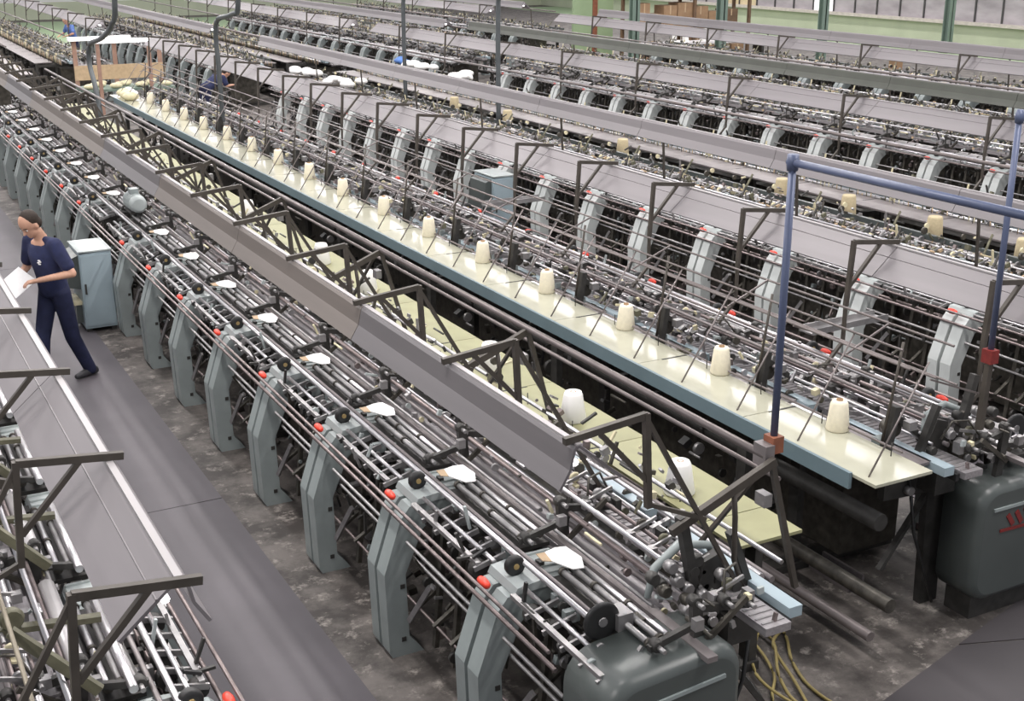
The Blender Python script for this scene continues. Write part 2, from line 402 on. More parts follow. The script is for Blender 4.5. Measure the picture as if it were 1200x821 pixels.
def me_shelf(s, z, mt):
    m = MB(s); m.bx(1.56, 2.03, 0.004, P-0.004, z-0.02, z, mt)
    m.bx(1.56, 1.80, P-0.02, P-0.006, z-0.002, z+0.003, 'black')
    m.cyl((1.62, 0.3, z), (1.62, 0.3, z+0.09), 0.004, 'dark', n=5); m.cyl((1.62, 0.95, z), (1.62, 0.95, z+0.09), 0.004, 'dark', n=5)
    return m.mesh('shelf_plate')
def me_creel(s, z):
    m = MB(s)
    for v in (0.12, 0.78): m.cyl((2.0, v, z-0.04), (1.50, v+0.06, 1.93), 0.0065, 'rail', n=6)
    m.cyl((1.50, 0.5, z), (1.42, 0.48, 1.96), 0.01, 'bracket', n=6)
    m.bar((1.50, 0.5, z-0.3), (1.42, 0.5, 1.52), 0.05, 0.07, 'dark', up=(0, 1, 0))
    m.bar((1.42, 0.5, 1.45), (1.15, 0.5, 1.25), 0.04, 0.05, 'dark', up=(0, 1, 0))
    m.lathe((1.36, 0.58, 1.33), [(0.055, -0.05), (0.06, 0), (0.055, 0.05)], 'oily', 12, 'y')
    m.box((1.42, 0.58, 1.22), (0.10, 0.10, 0.10), 'paint'); m.box((1.35, 0.42, 1.40), (0.07, 0.06, 0.06), 'steel')
    m.bar((1.45, 0.95, 1.75), (1.05, 0.98, 1.90), 0.012, 0.012, 'rail'); m.bar((1.45, 0.2, 1.80), (0.98, 0.22, 1.62), 0.012, 0.012, 'rail')
    return m.mesh('creel_support')
def me_rearmech(s, var):
    rnd = random.Random(120+var); m = MB(s)
    clutter(m, rnd, 50, (1.1, 1.52), (0.05, 1.25), (1.12, 1.42), ['steel', 'dark', 'rod_brown', 'olive', 'oily', 'chrome', 'cream', 'mauve'], 0.012, 0.055)
    clutter(m, rnd, 26, (1.45, 1.98), (0.05, 1.25), (0.3, 0.95), ['dark', 'dark', 'black', 'oily', 'steel', 'oily'], 0.02, 0.09)
    return m.mesh('take_up_gear')
def me_tension(s):
    rnd = random.Random(301); m = MB(s)
    for k in range(16):
        v = 0.05+k*0.08; m.cyl((1.53, v, 1.12), (1.53, v, 1.12+rnd.uniform(0.08, 0.2)), 0.007, rnd.choice(['cream', 'tan', 'olive', 'steel']), n=5)
    clutter(m, rnd, 30, (0.75, 1.58), (0.03, 1.27), (1.2, 1.42), ['cream', 'cone_tan', 'olive', 'oily', 'steel', 'dark', 'tan'], 0.015, 0.06)
    m.bar((1.46, 0, 1.30), (1.46, P, 1.30), 0.05, 0.06, 'cover'); m.bar((1.2, 0.7, 1.25), (1.45, 0.8, 1.5), 0.02, 0.02, 'olive')
    return m.mesh('thread_tensioner')
def me_hanger(s):
    m = MB(s)                                                       # carries the upper rail, standing on the shelf side
    m.bar((0.72, 0, 1.60), (1.36, 0, 1.86), 0.035, 0.045, 'bracket', up=(0, 0, 1))
    m.tube([(1.10, 0, 1.77), (1.12, 0, 1.60), (1.13, 0, 1.35), (1.22, 0, 1.10)], 0.016, 'bracket', 6)
    m.bar((1.34, 0, 1.85), (1.56, 0, 1.08), 0.03, 0.03, 'bracket', up=(0, 1, 0))
    m.bar((1.30, 0.02, 1.83), (1.12, 0.3, 1.30), 0.022, 0.022, 'bracket', up=(0, 1, 0))
    m.box((1.30, 0.0, 1.66), (0.05, 0.08, 0.07), 'steel')
    return m.mesh('rail_hanger')
def me_upright(s):
    m = MB(s)
    for u, z0 in ((0.60, 0), (1.48, 0), (1.98, 0)):
        m.bx(u-0.03, u+0.03, -0.05, 0.05, z0, 1.08, 'dark')
    m.bx(0.6, 2.0, -0.03, 0.03, 0.98, 1.05, 'dark'); m.bx(0.55, 2.02, -0.07, 0.07, 0, 0.06, 'dark')
    return m.mesh('bed_leg')

RODS = [(0.05, 1.085, 0.011, 'rod_brown'), (0.09, 0.97, 0.013, 'rod_brown'), (0.14, 0.80, 0.012, 'steel'), (0.20, 0.66, 0.011, 'steel'),
        (0.14, 0.42, 0.010, 'rod_brown'), (0.30, 0.92, 0.016, 'rod_brown'), (0.335, 1.155, 0.017, 'chrome'), (0.40, 1.125, 0.014, 'mauve'),
        (0.76, 1.26, 0.016, 'rod_brown'), (0.80, 1.345, 0.014, 'chrome'), (0.90, 1.255, 0.019, 'chrome'), (0.98, 1.29, 0.012, 'rod_brown'), (1.0, 1.20, 0.016, 'mauve'),
        (1.15, 1.235, 0.010, 'chrome'), (1.36, 1.16, 0.026, 'chrome'), (1.44, 1.13, 0.020, 'mauve'), (1.50, 1.22, 0.014, 'chrome'),
        (1.34, 1.87, 0.022, 'rail'), (1.44, 1.72, 0.013, 'rail'), (1.90, 0.62, 0.04, 'dark'), (1.80, 0.36, 0.045, 'oily'), (2.0, 0.20, 0.03, 'dark')]
RODS += [(0.70, 1.10, 0.012, 'chrome'), (0.84, 1.12, 0.016, 'mauve'), (0.86, 1.20, 0.009, 'chrome'), (1.20, 1.30, 0.010, 'chrome'), (0.66, 1.18, 0.010, 'steel')]
RODS_LOW = [0, 2, 6, 9, 10, 14, 17, 19]
CREEL_RODS = [(1.50, 1.94, 0.009, 'rail'), (1.42, 1.80, 0.008, 'rail'), (1.30, 1.60, 0.011, 'rail'), (1.18, 1.70, 0.008, 'rail'), (1.05, 1.90, 0.009, 'rail'), (0.98, 1.62, 0.009, 'rail'), (1.25, 1.45, 0.014, 'mauve')]

def machine(name, label, front, s, y0, n, skip=(), shelf_z=1.10, shelf_mat='shelf_green', creel=False, edge=None, level=2, tail=1.2, head=0.35, group=None, pt='paint', tension=False):
    """y0 = row position of the first side frame; tail = bed length before it"""
    t = thing(name, label, 'machine', (front, y0, 0), group)
    L0, L1 = -tail, (n-1)*P+head+0.4
    for i, (u, z, rr, mt) in enumerate(RODS):
        if level < 2 and i not in RODS_LOW: continue
        if creel and z > 1.5: continue
        if edge is None or u < 1.52:
            MB(s).cyl((u, L0+(1.3 if z < 0.7 and u > 1.5 else 0.25), z), (u, L1, z), rr, mt, n=10 if level == 2 else 6).obj('rod', t)
    if creel:
        for (u, z, rr, mt) in CREEL_RODS:
            MB(s).cyl((u, L0+0.25, z), (u, L1, z), rr, mt, n=6).obj('creel_rod', t)
    MB(s).bx(0.66, 1.22 if edge else 1.40, L0+0.95, L1, 0.12, 0.94, 'oily').obj('machine_bed', t)
    MB(s).bx(0.63, 1.04, L0+0.3, L1, 1.03, 1.06, 'needle').obj('drip_tray', t)
    if edge:
        MB(s).bx(2.035, 2.06, L0+0.05, L1, shelf_z-0.095, shelf_z+0.012, edge).obj('shelf_edge', t)
        MB(s).cyl((1.575, L0+0.1, shelf_z+0.035), (1.575, L1, shelf_z+0.035), 0.009, 'rail', n=6).obj('shelf_rail', t)
        MB(s).cyl((1.75, L0-0.1, 0.36), (1.75, L1, 0.36), 0.05, 'oily', n=10).obj('oil_pipe', t)
        MB(s).cyl((1.90, L0-0.1, 0.18), (1.90, L1, 0.18), 0.035, 'rail', n=10).obj('oil_pipe', t)
        MB(s).cyl((1.70, L0+0.1, 0.85), (1.70, L1, 0.85), 0.06, 'dark', n=10).obj('oil_pipe', t)
    for i in range(-1 if tail > 1 else 0, n):
        yy = i*P; var = (i+5) % 3
        ok = i not in skip
        if i >= 0 and ok:
            f = link('side_frame', cached(('frame', s, pt), lambda: me_frame(s, pt)), t, (0, yy, 0))
            link('top_cover', cached(('top', s), lambda: me_topcover(s)), f)
            if level > 0:
                link('red_knob', cached(('knob', s), lambda: me_knob(s)), f)
                link('hand_wheel', cached(('wheel', s), lambda: me_wheel(s)), f)
        link('drive_linkage', cached(('mech', s, var), lambda: me_mech(s, var)), t, (0, yy, 0))['kind'] = 'stuff'
        link('cam_gear', cached(('tm', s, var), lambda: me_topmech(s, var)), t, (0, yy, 0))['kind'] = 'stuff'
        link('needle_bed', cached(('bed', s), lambda: me_bed(s)), t, (0, yy, 0))
        link('sinker_bar', cached(('sink', s), lambda: me_sinker(s)), t, (0, yy, 0))
        link('yarn_guide', cached(('gd', s, var), lambda: me_guides(s, var)), t, (0, yy, 0))['kind'] = 'stuff'
        if i >= 0: link('take_up_gear', cached(('rm', s, var), lambda: me_rearmech(s, var)), t, (0, yy, 0))['kind'] = 'stuff'
        link('stanchion', cached(('st', s), lambda: me_stanchion(s)), t, (0, yy+0.18, 0))
        link('roller_set', cached(('ro', s), lambda: me_rollers(s)), t, (0, yy, 0))
        if i >= 0 or edge: link('shelf_plate', cached(('sh', s, shelf_z, shelf_mat), lambda: me_shelf(s, shelf_z, shelf_mat)), t, (0, yy, 0))
        if i % 2 == 0 or i == n-1: link('bed_leg', cached(('up', s), lambda: me_upright(s)), t, (0, yy, 0))
        if creel and level > 0: link('creel_support', cached(('cr', s, shelf_z), lambda: me_creel(s, shelf_z)), t, (0, yy, 0))
        if tension: link('thread_tensioner', cached(('tn', s), lambda: me_tension(s)), t, (0, yy, 0))['kind'] = 'stuff'
        if not creel and not tension and i % 2: link('rail_hanger', cached(('hg', s), lambda: me_hanger(s)), t, (0, yy+0.45, 0))
    return t

def lamp_brackets(t, ridge, s, first, last, z=2.22, step=P, low=False, handle=False):
    """dark arms that rise from the machine and carry the lamp trough"""
    def mb():
        m = MB(s); zz = z-2.22
        if low:
            m.bar((0.12, 0, 2.06+zz), (0.40, 0, 1.95+zz), 0.022, 0.025, 'bracket'); m.bar((0.12, 0, 2.0+zz), (0.12, 0, 2.12+zz), 0.03, 0.03, 'bracket', up=(0, 1, 0))
            m.bar((0.40, 0, 1.98+zz), (0.46, 0, 1.15), 0.022, 0.025, 'bracket', up=(0, 1, 0))
            return m.mesh('lamp_arm')
        m.bar((-0.03, 0, 2.237+zz), (0.42, 0, 2.285+zz), 0.03, 0.034, 'bracket')
        m.bar((0.42, 0, 2.295+zz), (0.45, 0, 1.80), 0.03, 0.034, 'bracket', up=(0, 1, 0))
        m.bar((0.16, 0, 2.245+zz), (0.43, 0, 1.95+zz), 0.024, 0.028, 'bracket', up=(0, 1, 0))
        if handle:
            m.bar((0.45, 0, 1.82), (0.45, 0, 1.50), 0.022, 0.026, 'bracket', up=(0, 1, 0)); m.bar((0.45, 0, 1.52), (0.62, 0, 1.34), 0.022, 0.026, 'bracket', up=(0, 1, 0))
            return m.mesh('lamp_arm')
        m.bar((0.42, 0, 2.27+zz), (1.0, 0, 1.28), 0.022, 0.026, 'bracket', up=(0, 1, 0))
        m.bar((0.445, 0, 1.82), (0.80, 0, 1.66), 0.022, 0.025, 'bracket', up=(0, 1, 0))
        return m.mesh('lamp_arm')
    y = first
    while y < last:
        link('lamp_arm', cached(('lb', s, z, low, handle), mb), t, (ridge-t.location.x, y-t.location.y, 0)); y += step

# lamp trough over a machine: reflector sections and tubes
def lamp(label, ridge, s, y0, n, z=2.22, mats=('reflector',), light=40, group=None, sec=2.6):
    t = thing('lamp_trough', label, 'lamp', (ridge, y0, 0), group)
    ns = math.ceil(n*P/sec)
    for k in range(ns):
        mt = mats[k % len(mats)]
        def mk():
            m = MB(s); a, b = 0.004, sec-0.004
            prof = [(-0.075, z-0.205), (-0.02, z-0.115), (0.0, z-0.02), (0.012, z-0.004), (0.035, z), (0.06, z-0.02), (0.27, z-0.20)]
            inn = [(0.262, z-0.212), (0.055, z-0.032), (0.03, z-0.014), (0.014, z-0.024), (-0.008, z-0.12), (-0.063, z-0.212)]
            m.prism(prof+inn, a, b, mt)
            m.bx(0.02, 0.05, a, b, z-0.006, z+0.006, 'reflector_edge'); m.bx(0.118, 0.124, a, b, z-0.078, z-0.0685, mt)
            return m.mesh('reflector')
        link('reflector', cached(('refl', s, z, mt, sec), mk), t, (0, k*sec, 0))
        def mt_():
            m = MB(s); m.cyl((0.07, 0.1, z-0.13), (0.07, sec-0.1, z-0.13), 0.018, 'tube', n=8); return m.mesh('lamp_tube')
        link('lamp_tube', cached(('tube', s, z, sec), mt_), t, (0, k*sec, 0))
    if light:
        area('lamp_trough_light', (ridge+s*0.08, y0+ns*sec/2, z-0.17), 0.12, ns*sec, light*ns*sec/20, (1, 0.96, 0.97))
    return t

mL = machine('knitting_machine', 'knitting machine beneath the pale lamp trough that half hides the man', 1.36, -1, 5.10, 15, level=2, tail=2.6)
mA = machine('knitting_machine', 'long knitting machine whose bent grey frames and red knobs face the man in navy', 2.71, 1, 5.54, 17, skip=(8,), tail=1.05)
mB = machine('knitting_machine', 'knitting machine with cream shelf of yarn cones edged in blue-grey', 7.30, -1, 6.45, 16, shelf_z=1.28, shelf_mat='shelf_cream', creel=True, edge='edge_blue', tail=1.15)
mC = machine('knitting_machine', 'knitting machine facing the blue-edged cone shelf, its lamp-lit white frames seen under the lavender trough', 8.97, 1, 6.82, 17, shelf_z=1.15, shelf_mat='mauve', tail=1.2, pt='frame_lamplit', tension=True)
mD = machine('knitting_machine', 'knitting machine standing back to back with the one with tan cones', 13.35, -1, 9.4, 16, level=1, shelf_z=1.2, shelf_mat='mauve', tail=1.2, tension=True)
mE = machine('knitting_machine', 'knitting machine under the dark green-grey lamp trough', 15.15, 1, 11.9, 14, level=1, tail=1.2, pt='frame_lamplit', tension=True)

for t, ridge, sg, f0, f1, z in ((mL, 0.93, -1, 4.14, 24, 2.22), (mA, 2.80, 1, 4.64, 27.5, 2.22), (mB, 6.98, -1, 4.26, 30, 2.22), (mC, 9.08, 1, 5.7, 29, 2.22), (mD, 13.1, -1, 8.5, 30, 2.22), (mE, 15.6, 1, 11.0, 31, 2.2)):
    lamp_brackets(t, ridge, sg, f0, f1, z, P if t in (mL, mA, mB) else 2*P, t in (mC, mE), t in (mB, mD))
lamp('pale grey lamp trough on dark brackets beside the walking man', 0.93, -1, 4.22, 16, light=24)
lamp('grey-brown lamp trough on dark arms over the machine with red knobs', 2.80, 1, 4.60, 18, mats=('reflector_grey', 'reflector_brown', 'reflector_brown'), light=26)
lamp('wide lavender lamp trough carried by bent dark handles above the cone shelf machine', 6.98, -1, 4.2, 20, light=26)
lamp('lavender lamp trough behind the blue pipe, over lamp-lit white frames', 9.08, 1, 5.6, 18, light=26)
lamp('grey lamp trough with dark handles in front of the dark green-grey trough', 13.1, -1, 8.2, 17, light=26)
lamp('dark green-grey lamp trough in the hall', 15.6, 1, 10.6, 16, z=2.2, mats=('reflector_dark',), light=26)

# far rows, look-alikes
FARLAB = {15.6: ('knitting machine standing between the dark green-grey trough and the row by the green columns', 'lamp trough just beyond the dark green-grey one'),
          17.0: ('last knitting machine row before the green wall with frosted windows', 'lamp trough seen directly against the green window wall')}
FARM = 'far knitting machines in rows'; FARL = 'far lamp troughs in rows'
far = [(19.6, -1, 15.6, 13), (21.4, 1, 17.0, 12), 
       (2.76, 1, 34, 9), (7.3, -1, 37, 13), (9.02, 1, 34.0, 15), (13.35, -1, 34, 16), (15.15, 1, 33, 16), (19.6, -1, 38, 14), (21.4, 1, 40, 13), (0.6, -1, 34, 10)]
for f, s, y0, n in far:
    lb = FARLAB.get(y0, ('distant knitting machine in the crowded rows beyond the work table', 'distant pale lamp trough over the crowded rows beyond the work table'))
    t = machine('knitting_machine', lb[0], f, s, y0, n, level=0, shelf_mat='mauve', group=FARM, tension=True)
    rg = f-0.3 if s < 0 else f+0.05
    lamp_brackets(t, rg, s, y0-0.8, y0+n*P-0.3, 2.22, 2*P, s > 0, True)
    lamp(lb[1], rg, s, y0-1, n+1, light=22, group=FARL)

# ------------------------------------------------------------------ extra parts of the near machines
def rounded(u0, u1, z0, z1, rr, inset=0.0, n=6, slope=0.0):
    pts = []
    u0 += inset; u1 -= inset; z0 += inset; z1 -= inset
    for cu, cz, a0 in ((u1-rr, z1-rr, 0), (u0+rr, z1-rr, 90), (u0+rr, z0+rr, 180), (u1-rr, z0+rr, 270)):
        for k in range(n+1):
            a = math.radians(a0+90*k/n); z = cz+rr*math.sin(a); u = cu+rr*math.cos(a)
            pts.append((u, z+slope*(u-u0)*(1 if z > (z0+z1)/2 else 0)))
    return pts
def loft(m, rings, mt):
    """rings = [(y, polygon in (x,z))]"""
    n = len(rings[0][1]); vs = [(p[0], y, p[1]) for y, poly in rings for p in poly]
    fs = []
    for i in range(len(rings)-1):
        for k in range(n): fs.append((i*n+k, i*n+(k+1) % n, (i+1)*n+(k+1) % n, (i+1)*n+k)[::-1])
    N = len(rings); sm = [True]*len(fs)
    fs += [tuple(range(n)), tuple(range((N-1)*n, N*n))[::-1]]; sm += [False, False]
    m.add(vs, [f[::-1] for f in fs], mt, sm)
def end_cover(t, s, u0, u1, z0, z1, y0, y1, slope=0.0, mark=None):
    m = MB(s)
    loft(m, [(y0, rounded(u0, u1, z0, z1, 0.13, 0.05, slope=slope)), (y0+0.02, rounded(u0, u1, z0, z1, 0.15, 0.015, slope=slope)),
             (y0+0.06, rounded(u0, u1, z0, z1, 0.16, 0, slope=slope)), (y1, rounded(u0, u1, z0, z1, 0.16, 0, slope=slope))], 'cover')
    c = m.obj('end_cover', t)
    b = MB(s); b.bar((u0+0.12, y0-0.004, z1-0.16+slope*0.1), (u1-0.12, y0-0.004, z1-0.16+slope*(u1-u0)*0.9), 0.016, 0.02, 'paint'); b.obj('trim_strip', c)
    e = MB(s)                                                      # red printed emblem, slanted strokes
    uc, zc = (u0+u1)/2 if mark is None else mark, z1-0.24
    for k in range(4): e.bar((uc-0.16+0.08*k, y0-0.003, zc-0.06), (uc-0.10+0.08*k, y0-0.003, zc+0.05-0.01*k), 0.006, 0.035, 'dark_red', up=(1, 0, 0))
    e.bar((uc-0.22, y0-0.005, zc-0.095), (uc+0.2, y0-0.005, zc-0.085), 0.006, 0.02, 'dark_red'); e.obj('emblem', c)
    f = MB(s); f.bx(u0+0.1, u1-0.1, y0+0.08, y1-0.02, 0, z0+0.03, 'dark'); f.obj('foot', c)
    return c
end_cover(mA, 1, 0.10, 0.90, 0.06, 1.10, 4.28-5.54, 4.68-5.54, 0.08)
end_cover(mB, -1, -0.35, 1.02, 0.16, 1.0, 5.20-6.45, 5.52-6.45, mark=0.62)
end_cover(mC, 1, 0.0, 0.95, 0.1, 1.05, 5.3-6.82, 5.65-6.82)
end_cover(mD, -1, 0.0, 1.0, 0.1, 1.05, -1.5, -1.2)
end_cover(mE, 1, 0.0, 1.0, 0.1, 1.05, -1.5, -1.2)

def end_gear(t, s, y, ext):
    m = MB(s); rnd = random.Random(5)
    m.prism([(0.86, 0.85), (0.98, 1.35), (1.08, 1.38), (1.2, 1.1), (1.5, 1.0), (1.5, 0.88)], y, y+0.06, 'dark'); m.prism([(0.90, 0), (0.93, 0.9), (1.10, 0.9), (1.06, 0)], y, y+0.06, 'dark'); m.bar((1.06, y+0.03, 0.86), (1.45, y+0.03, 0.35), 0.03, 0.04, 'dark', up=(0, 1, 0)); m.tube([(1.30, y-0.02, 1.0), (1.24, y-0.05, 0.6), (1.12, y-0.06, 0.3), (1.0, y-0.05, 0.03)], 0.012, 'black', 6)
    m.bar((0.95, y-0.02, 1.0), (0.80, y-0.02, 1.66), 0.05, 0.05, 'dark', up=(0, 1, 0))
    m.bar((1.30, y-0.02, 1.05), (1.12, y-0.02, 1.50), 0.04, 0.05, 'dark', up=(0, 1, 0))
    for k in range(26):
        c = (rnd.uniform(0.6, 1.3), y-rnd.uniform(0.0, 0.1), rnd.uniform(0.9, 1.4))
        m.lathe(c, [(0.03, -0.03), (0.036, 0), (0.03, 0.03)], rnd.choice(['dark', 'steel', 'oily', 'dark', 'steel']), 9, 'y')
    m.box((1.12, y-0.08, 1.0), (0.18, 0.16, 0.16), 'dark'); m.box((0.9, y-0.05, 1.15), (0.12, 0.1, 0.1), 'oily')
    m.obj('end_frame', t)
    a = MB(s); a.tube([(0.66, y+0.05, 1.20), (0.72, y+0.08, 1.34), (0.9, y+0.12, 1.42), (1.08, y+0.1, 1.38), (1.14, y+0.05, 1.2)], [0.018, 0.024, 0.026, 0.026, 0.03], 'paint', 8).obj('swing_arm', t)
    w = MB(s); w.lathe((0.34, y-0.02, 1.19), [(0.085, -0.012), (0.1, -0.012), (0.105, 0), (0.1, 0.012), (0.085, 0.012)], 'black', 18, 'y')
    for k in range(3):
        an = k*2.094; w.bar((0.34, y-0.02, 1.19), (0.34+0.09*math.cos(an), y-0.02, 1.19+0.09*math.sin(an)), 0.014, 0.014, 'black', up=(0, 1, 0))
    w.lathe((0.34, y-0.02, 1.19), [(0.025, -0.02), (0.025, 0.02)], 'steel', 10, 'y'); w.obj('hand_wheel', t)
    b = MB(s); b.box((0.46, y, 1.17), (0.09, 0.12, 0.09), 'steel'); b.box((0.55, y-0.03, 1.13), (0.07, 0.08, 0.07), 'oily'); b.cyl((0.58, y-0.22, 1.16), (0.58, y+0.02, 1.16), 0.008, 'chrome'); b.obj('latch_block', t)
end_gear(mA, 1, -0.80, 0)
MB().bx(1.56, 2.03, -0.36, -0.004, 1.08, 1.10, 'shelf_green').obj('shelf_plate', mA)
end_gear(mB, -1, -0.86, 0)
end_gear(mC, 1, -0.85, 0)

# pale fabric rollers and mauve trays along the cone-shelf machine, chrome rollers on the left machine
for k in range(16):
    if k >= 5: MB(-1).cyl((1.38, k*P-1.0, 1.16), (1.38, k*P-0.15, 1.16), 0.045, 'roller_white', n=12).obj('fabric_roller', mB)
    else: MB(-1).bx(1.30, 1.48, k*P-1.05, k*P-0.15, 1.18, 1.20, 'mauve').obj('tray', mB)
for k in range(10):
    MB(-1).cyl((0.70, k*P-1.1, 1.24), (0.70, k*P-0.1, 1.24), 0.045, 'roller_white', n=12).obj('fabric_roller', mL)
    MB(-1).cyl((0.50, k*P-1.2, 1.20), (0.50, k*P-0.25, 1.20), 0.022, 'chrome', n=10).obj('fabric_roller', mL)
    MB(-1).bx(0.80, 0.90, k*P-1.1, k*P-0.1, 1.2, 1.215, 'needle').obj('tray', mL)
    MB(-1).bar((0.52, k*P-0.6, 1.27), (1.30, k*P-0.55, 1.33), 0.05, 0.03, 'olive').obj('cast_arm', mL)
    MB(-1).bar((0.66, k*P+0.0, 1.30), (0.98, k*P+0.12, 1.62), 0.03, 0.05, 'olive').obj('cast_arm', mL)
    MB(-1).lathe((0.92, k*P-0.58, 1.36), [(0.05, -0.03), (0.06, 0), (0.05, 0.03)], 'olive', 12, 'y').obj('pulley', mL)
for u, z in ((0.98, 1.64), (1.12, 1.60), (1.28, 1.58)):
    MB(-1).cyl((u, -2.2, z), (u, 17, z), 0.011, 'rod_tan', n=6).obj('rod', mL)

# ------------------------------------------------------------------ cabinets and motor in the drive bays
def cabinet(label, x, y, z):
    t = thing('control_cabinet', label, 'cabinet', (x, y, 0))
    b = MB(); b.prism([(0, 0.05), (0, z), (0.36, z+0.02), (0.36, 0.05)], 0, 0.62, 'paint_blue'); b.obj('body', t)
    l = MB(); l.bx(-0.012, 0.372, -0.012, 0.632, z+0.02, z+0.035, 'paint_light'); l.obj('lid', t)
    p = MB(); p.bx(0.015, 0.345, -0.014, 0, 0.08, z-0.02, 'paint_blue'); p.obj('door', t)
    h = MB(); h.bx(0.03, 0.05, -0.028, -0.014, z*0.5, z*0.5+0.12, 'dark'); h.obj('handle', t)
    f = MB()
    for a, c in ((0.04, 0.05), (0.32, 0.05), (0.04, 0.57), (0.32, 0.57)): f.bx(a-0.03, a+0.03, c-0.03, c+0.03, 0, 0.05, 'dark')
    f.obj('foot', t)
    c = MB(); c.prism([(-0.15, 0.55), (-0.10, z-0.06), (0, z-0.02), (0, 0.52)], 0.06, 0.56, 'cover'); c.obj('console', t)
    s_ = MB(); s_.bx(-0.09, 0, 0.1, 0.5, 0.32, 0.36, 'cream'); s_.bx(-0.07, 0, 0.12, 0.48, 0.1, 0.32, 'cover'); s_.obj('tray', t)
    return t
cabinet('blue-grey control cabinet with slanted console beside the walking man', 2.355, 14.85, 0.94)
cabinet('pale green-grey control cabinet among the lamp-lit white frames', 8.58, 16.5, 1.0)
def motor(label, x, y, z):
    t = thing('drive_motor', label, 'motor', (x, y, z))
    m = MB(); m.lathe((0, 0, 0.12), [(0.07, -0.02), (0.10, 0.0), (0.105, 0.05), (0.105, 0.42), (0.09, 0.46)], 'paint_light', 16, 'y'); m.obj('housing', t)
    m = MB()
    for k in range(7): m.lathe((0, 0.1+0.045*k, 0.12), [(0.112, -0.006), (0.112, 0.006)], 'paint_light', 16, 'y')
    m.obj('cooling_fin', t)
    m = MB(); m.bx(-0.09, 0.09, 0.06, 0.40, 0, 0.03, 'dark'); m.obj('base', t)
    m = MB(); m.box((0.0, 0.25, 0.25), (0.10, 0.14, 0.06), 'paint'); m.obj('terminal_box', t)
motor('pale grey drive motor lying on the machine behind the control cabinet', 3.22, 15.5, 1.2)

# ------------------------------------------------------------------ yarn cones
def cone_mesh(mt, r0=0.08, r1=0.055, h=0.21):
    m = MB(); m.lathe((0, 0, 0), [(r0*0.9, 0), (r0, 0.012), (r1+0.004, h-0.02), (r1-0.006, h)], mt, 18)
    return m.mesh('yarn')
def tube_mesh(h):
    m = MB(); m.lathe((0, 0, 0), [(0.026, 0.0), (0.022, h+0.012), (0.016, h+0.012), (0.016, h-0.03)], 'cardboard_tube', 12); return m.mesh('core_tube')
cm, ct, cw, tm = cone_mesh('cone'), cone_mesh('cone_tan', 0.10, 0.08, 0.26), cone_mesh('white', 0.10, 0.065, 0.22), tube_mesh(0.21)
def cone(x, y, z, me, label, group):
    t = thing('yarn_cone', label, 'yarn cone', (x, y, z), group, random.uniform(0, 6))
    link('yarn', me, t); link('core_tube', tm, t)
for k in range(16):
    cone(5.70+random.uniform(-0.02, 0.02), 5.96+1.302*k, 1.28, cm, 'cream yarn cone on the cream shelf with blue-grey edge', 'cream cones on the blue-edged shelf')
cone(4.40, 5.95, 1.10, cw, 'white yarn cone on the yellow-green shelf behind a dark bracket', 'white cones on the yellow-green shelf')
for k in (1, 2, 4, 5, 7): cone(4.46, 6.05+1.3*k, 1.10, cw, 'white yarn cone on the yellow-green shelf behind a dark bracket', 'white cones on the yellow-green shelf')
for y in (8.9, 10.15, 11.55, 12.8, 16.6, 20.4, 22.6): cone(10.9, y, 1.15, ct, 'tan yarn cone on the shelf behind the lavender lamp troughs', 'tan cones behind the lavender trough')

# white pattern cards on the rollers
pc = MB(); pc.prism_z([(-0.07, 0.10), (-0.085, 0.0), (-0.03, -0.13), (0.03, -0.15), (0.075, -0.05), (0.06, 0.09), (0.0, 0.11)], 0, 0.006, 'white')
pm = pc.mesh('sheet')
fm = MB().prism_z([(-0.085, 0.0), (-0.07, 0.10), (-0.12, 0.11), (-0.125, 0.03)], 0, 0.005, 'tan').mesh('flap')
for k in range(17):
    if k in (8,): continue
    o = thing('pattern_card', 'white card with a tan flap lying on the rollers behind a red-knobbed frame', 'card', (3.24, 5.40+P*k, 1.186), 'white cards on the rollers')
    o.rotation_euler = (0.05, -0.06, random.uniform(-0.15, 0.15))
    link('sheet', pm, o); link('flap', fm, o)

# sheet metal trays laid across the aisle side of the cone-shelf machine
def chute(label, x, y, z, L, rz):
    t = MB(); t.prism([(0, 0), (0.0, 0.05), (0.01, 0.05), (0.012, 0.012), (0.15, 0.012), (0.152, 0.05), (0.16, 0.05), (0.16, 0)], 0, L, 'steel')
    o = t.obj('metal_chute', None, (x, y, z)); o.rotation_euler = (0, 0, rz); return tag(o, label, 'chute')
chute('bare sheet metal tray lying across the rods near the blue pipe', 6.75, 7.60, 1.37, 0.85, -math.pi/2+0.05)
chute('sheet metal tray lying across the rods near the pale green-grey cabinet', 6.75, 13.3, 1.37, 0.8, -math.pi/2+0.05)

# ------------------------------------------------------------------ pipes
t = thing('pipe_stand', 'blue pipe post with an overhead blue pipe above the cone shelf', 'pipe', (4.12, 4.77, 1.87))
MB().cyl((0, 0, 0.03), (0, 0, 1.54), 0.02, 'blue_pipe', n=12).obj('post', t)
MB().cyl((0, 0.03, 1.52), (0, -1.9, 1.52), 0.02, 'blue_pipe', n=12).obj('crossbar', t)
MB().lathe((0, 0, 1.52), [(0.028, -0.04), (0.032, 0), (0.028, 0.04)], 'blue_pipe', 12).obj('elbow', t)
MB().box((0, 0, 0.05), (0.07, 0.08, 0.09), 'orange').obj('clamp', t)
MB().box((-0.06, 0.0, 0.0), (0.06, 0.1, 0.12), 'mauve').obj('bracket', t)
t = thing('pipe_stand', 'single blue pipe post rising beside the end of the lavender trough', 'pipe', (6.35, 5.34, 1.88))
MB().cyl((0, 0, 0), (0, 0, 1.52), 0.02, 'blue_pipe', n=12).obj('post', t)
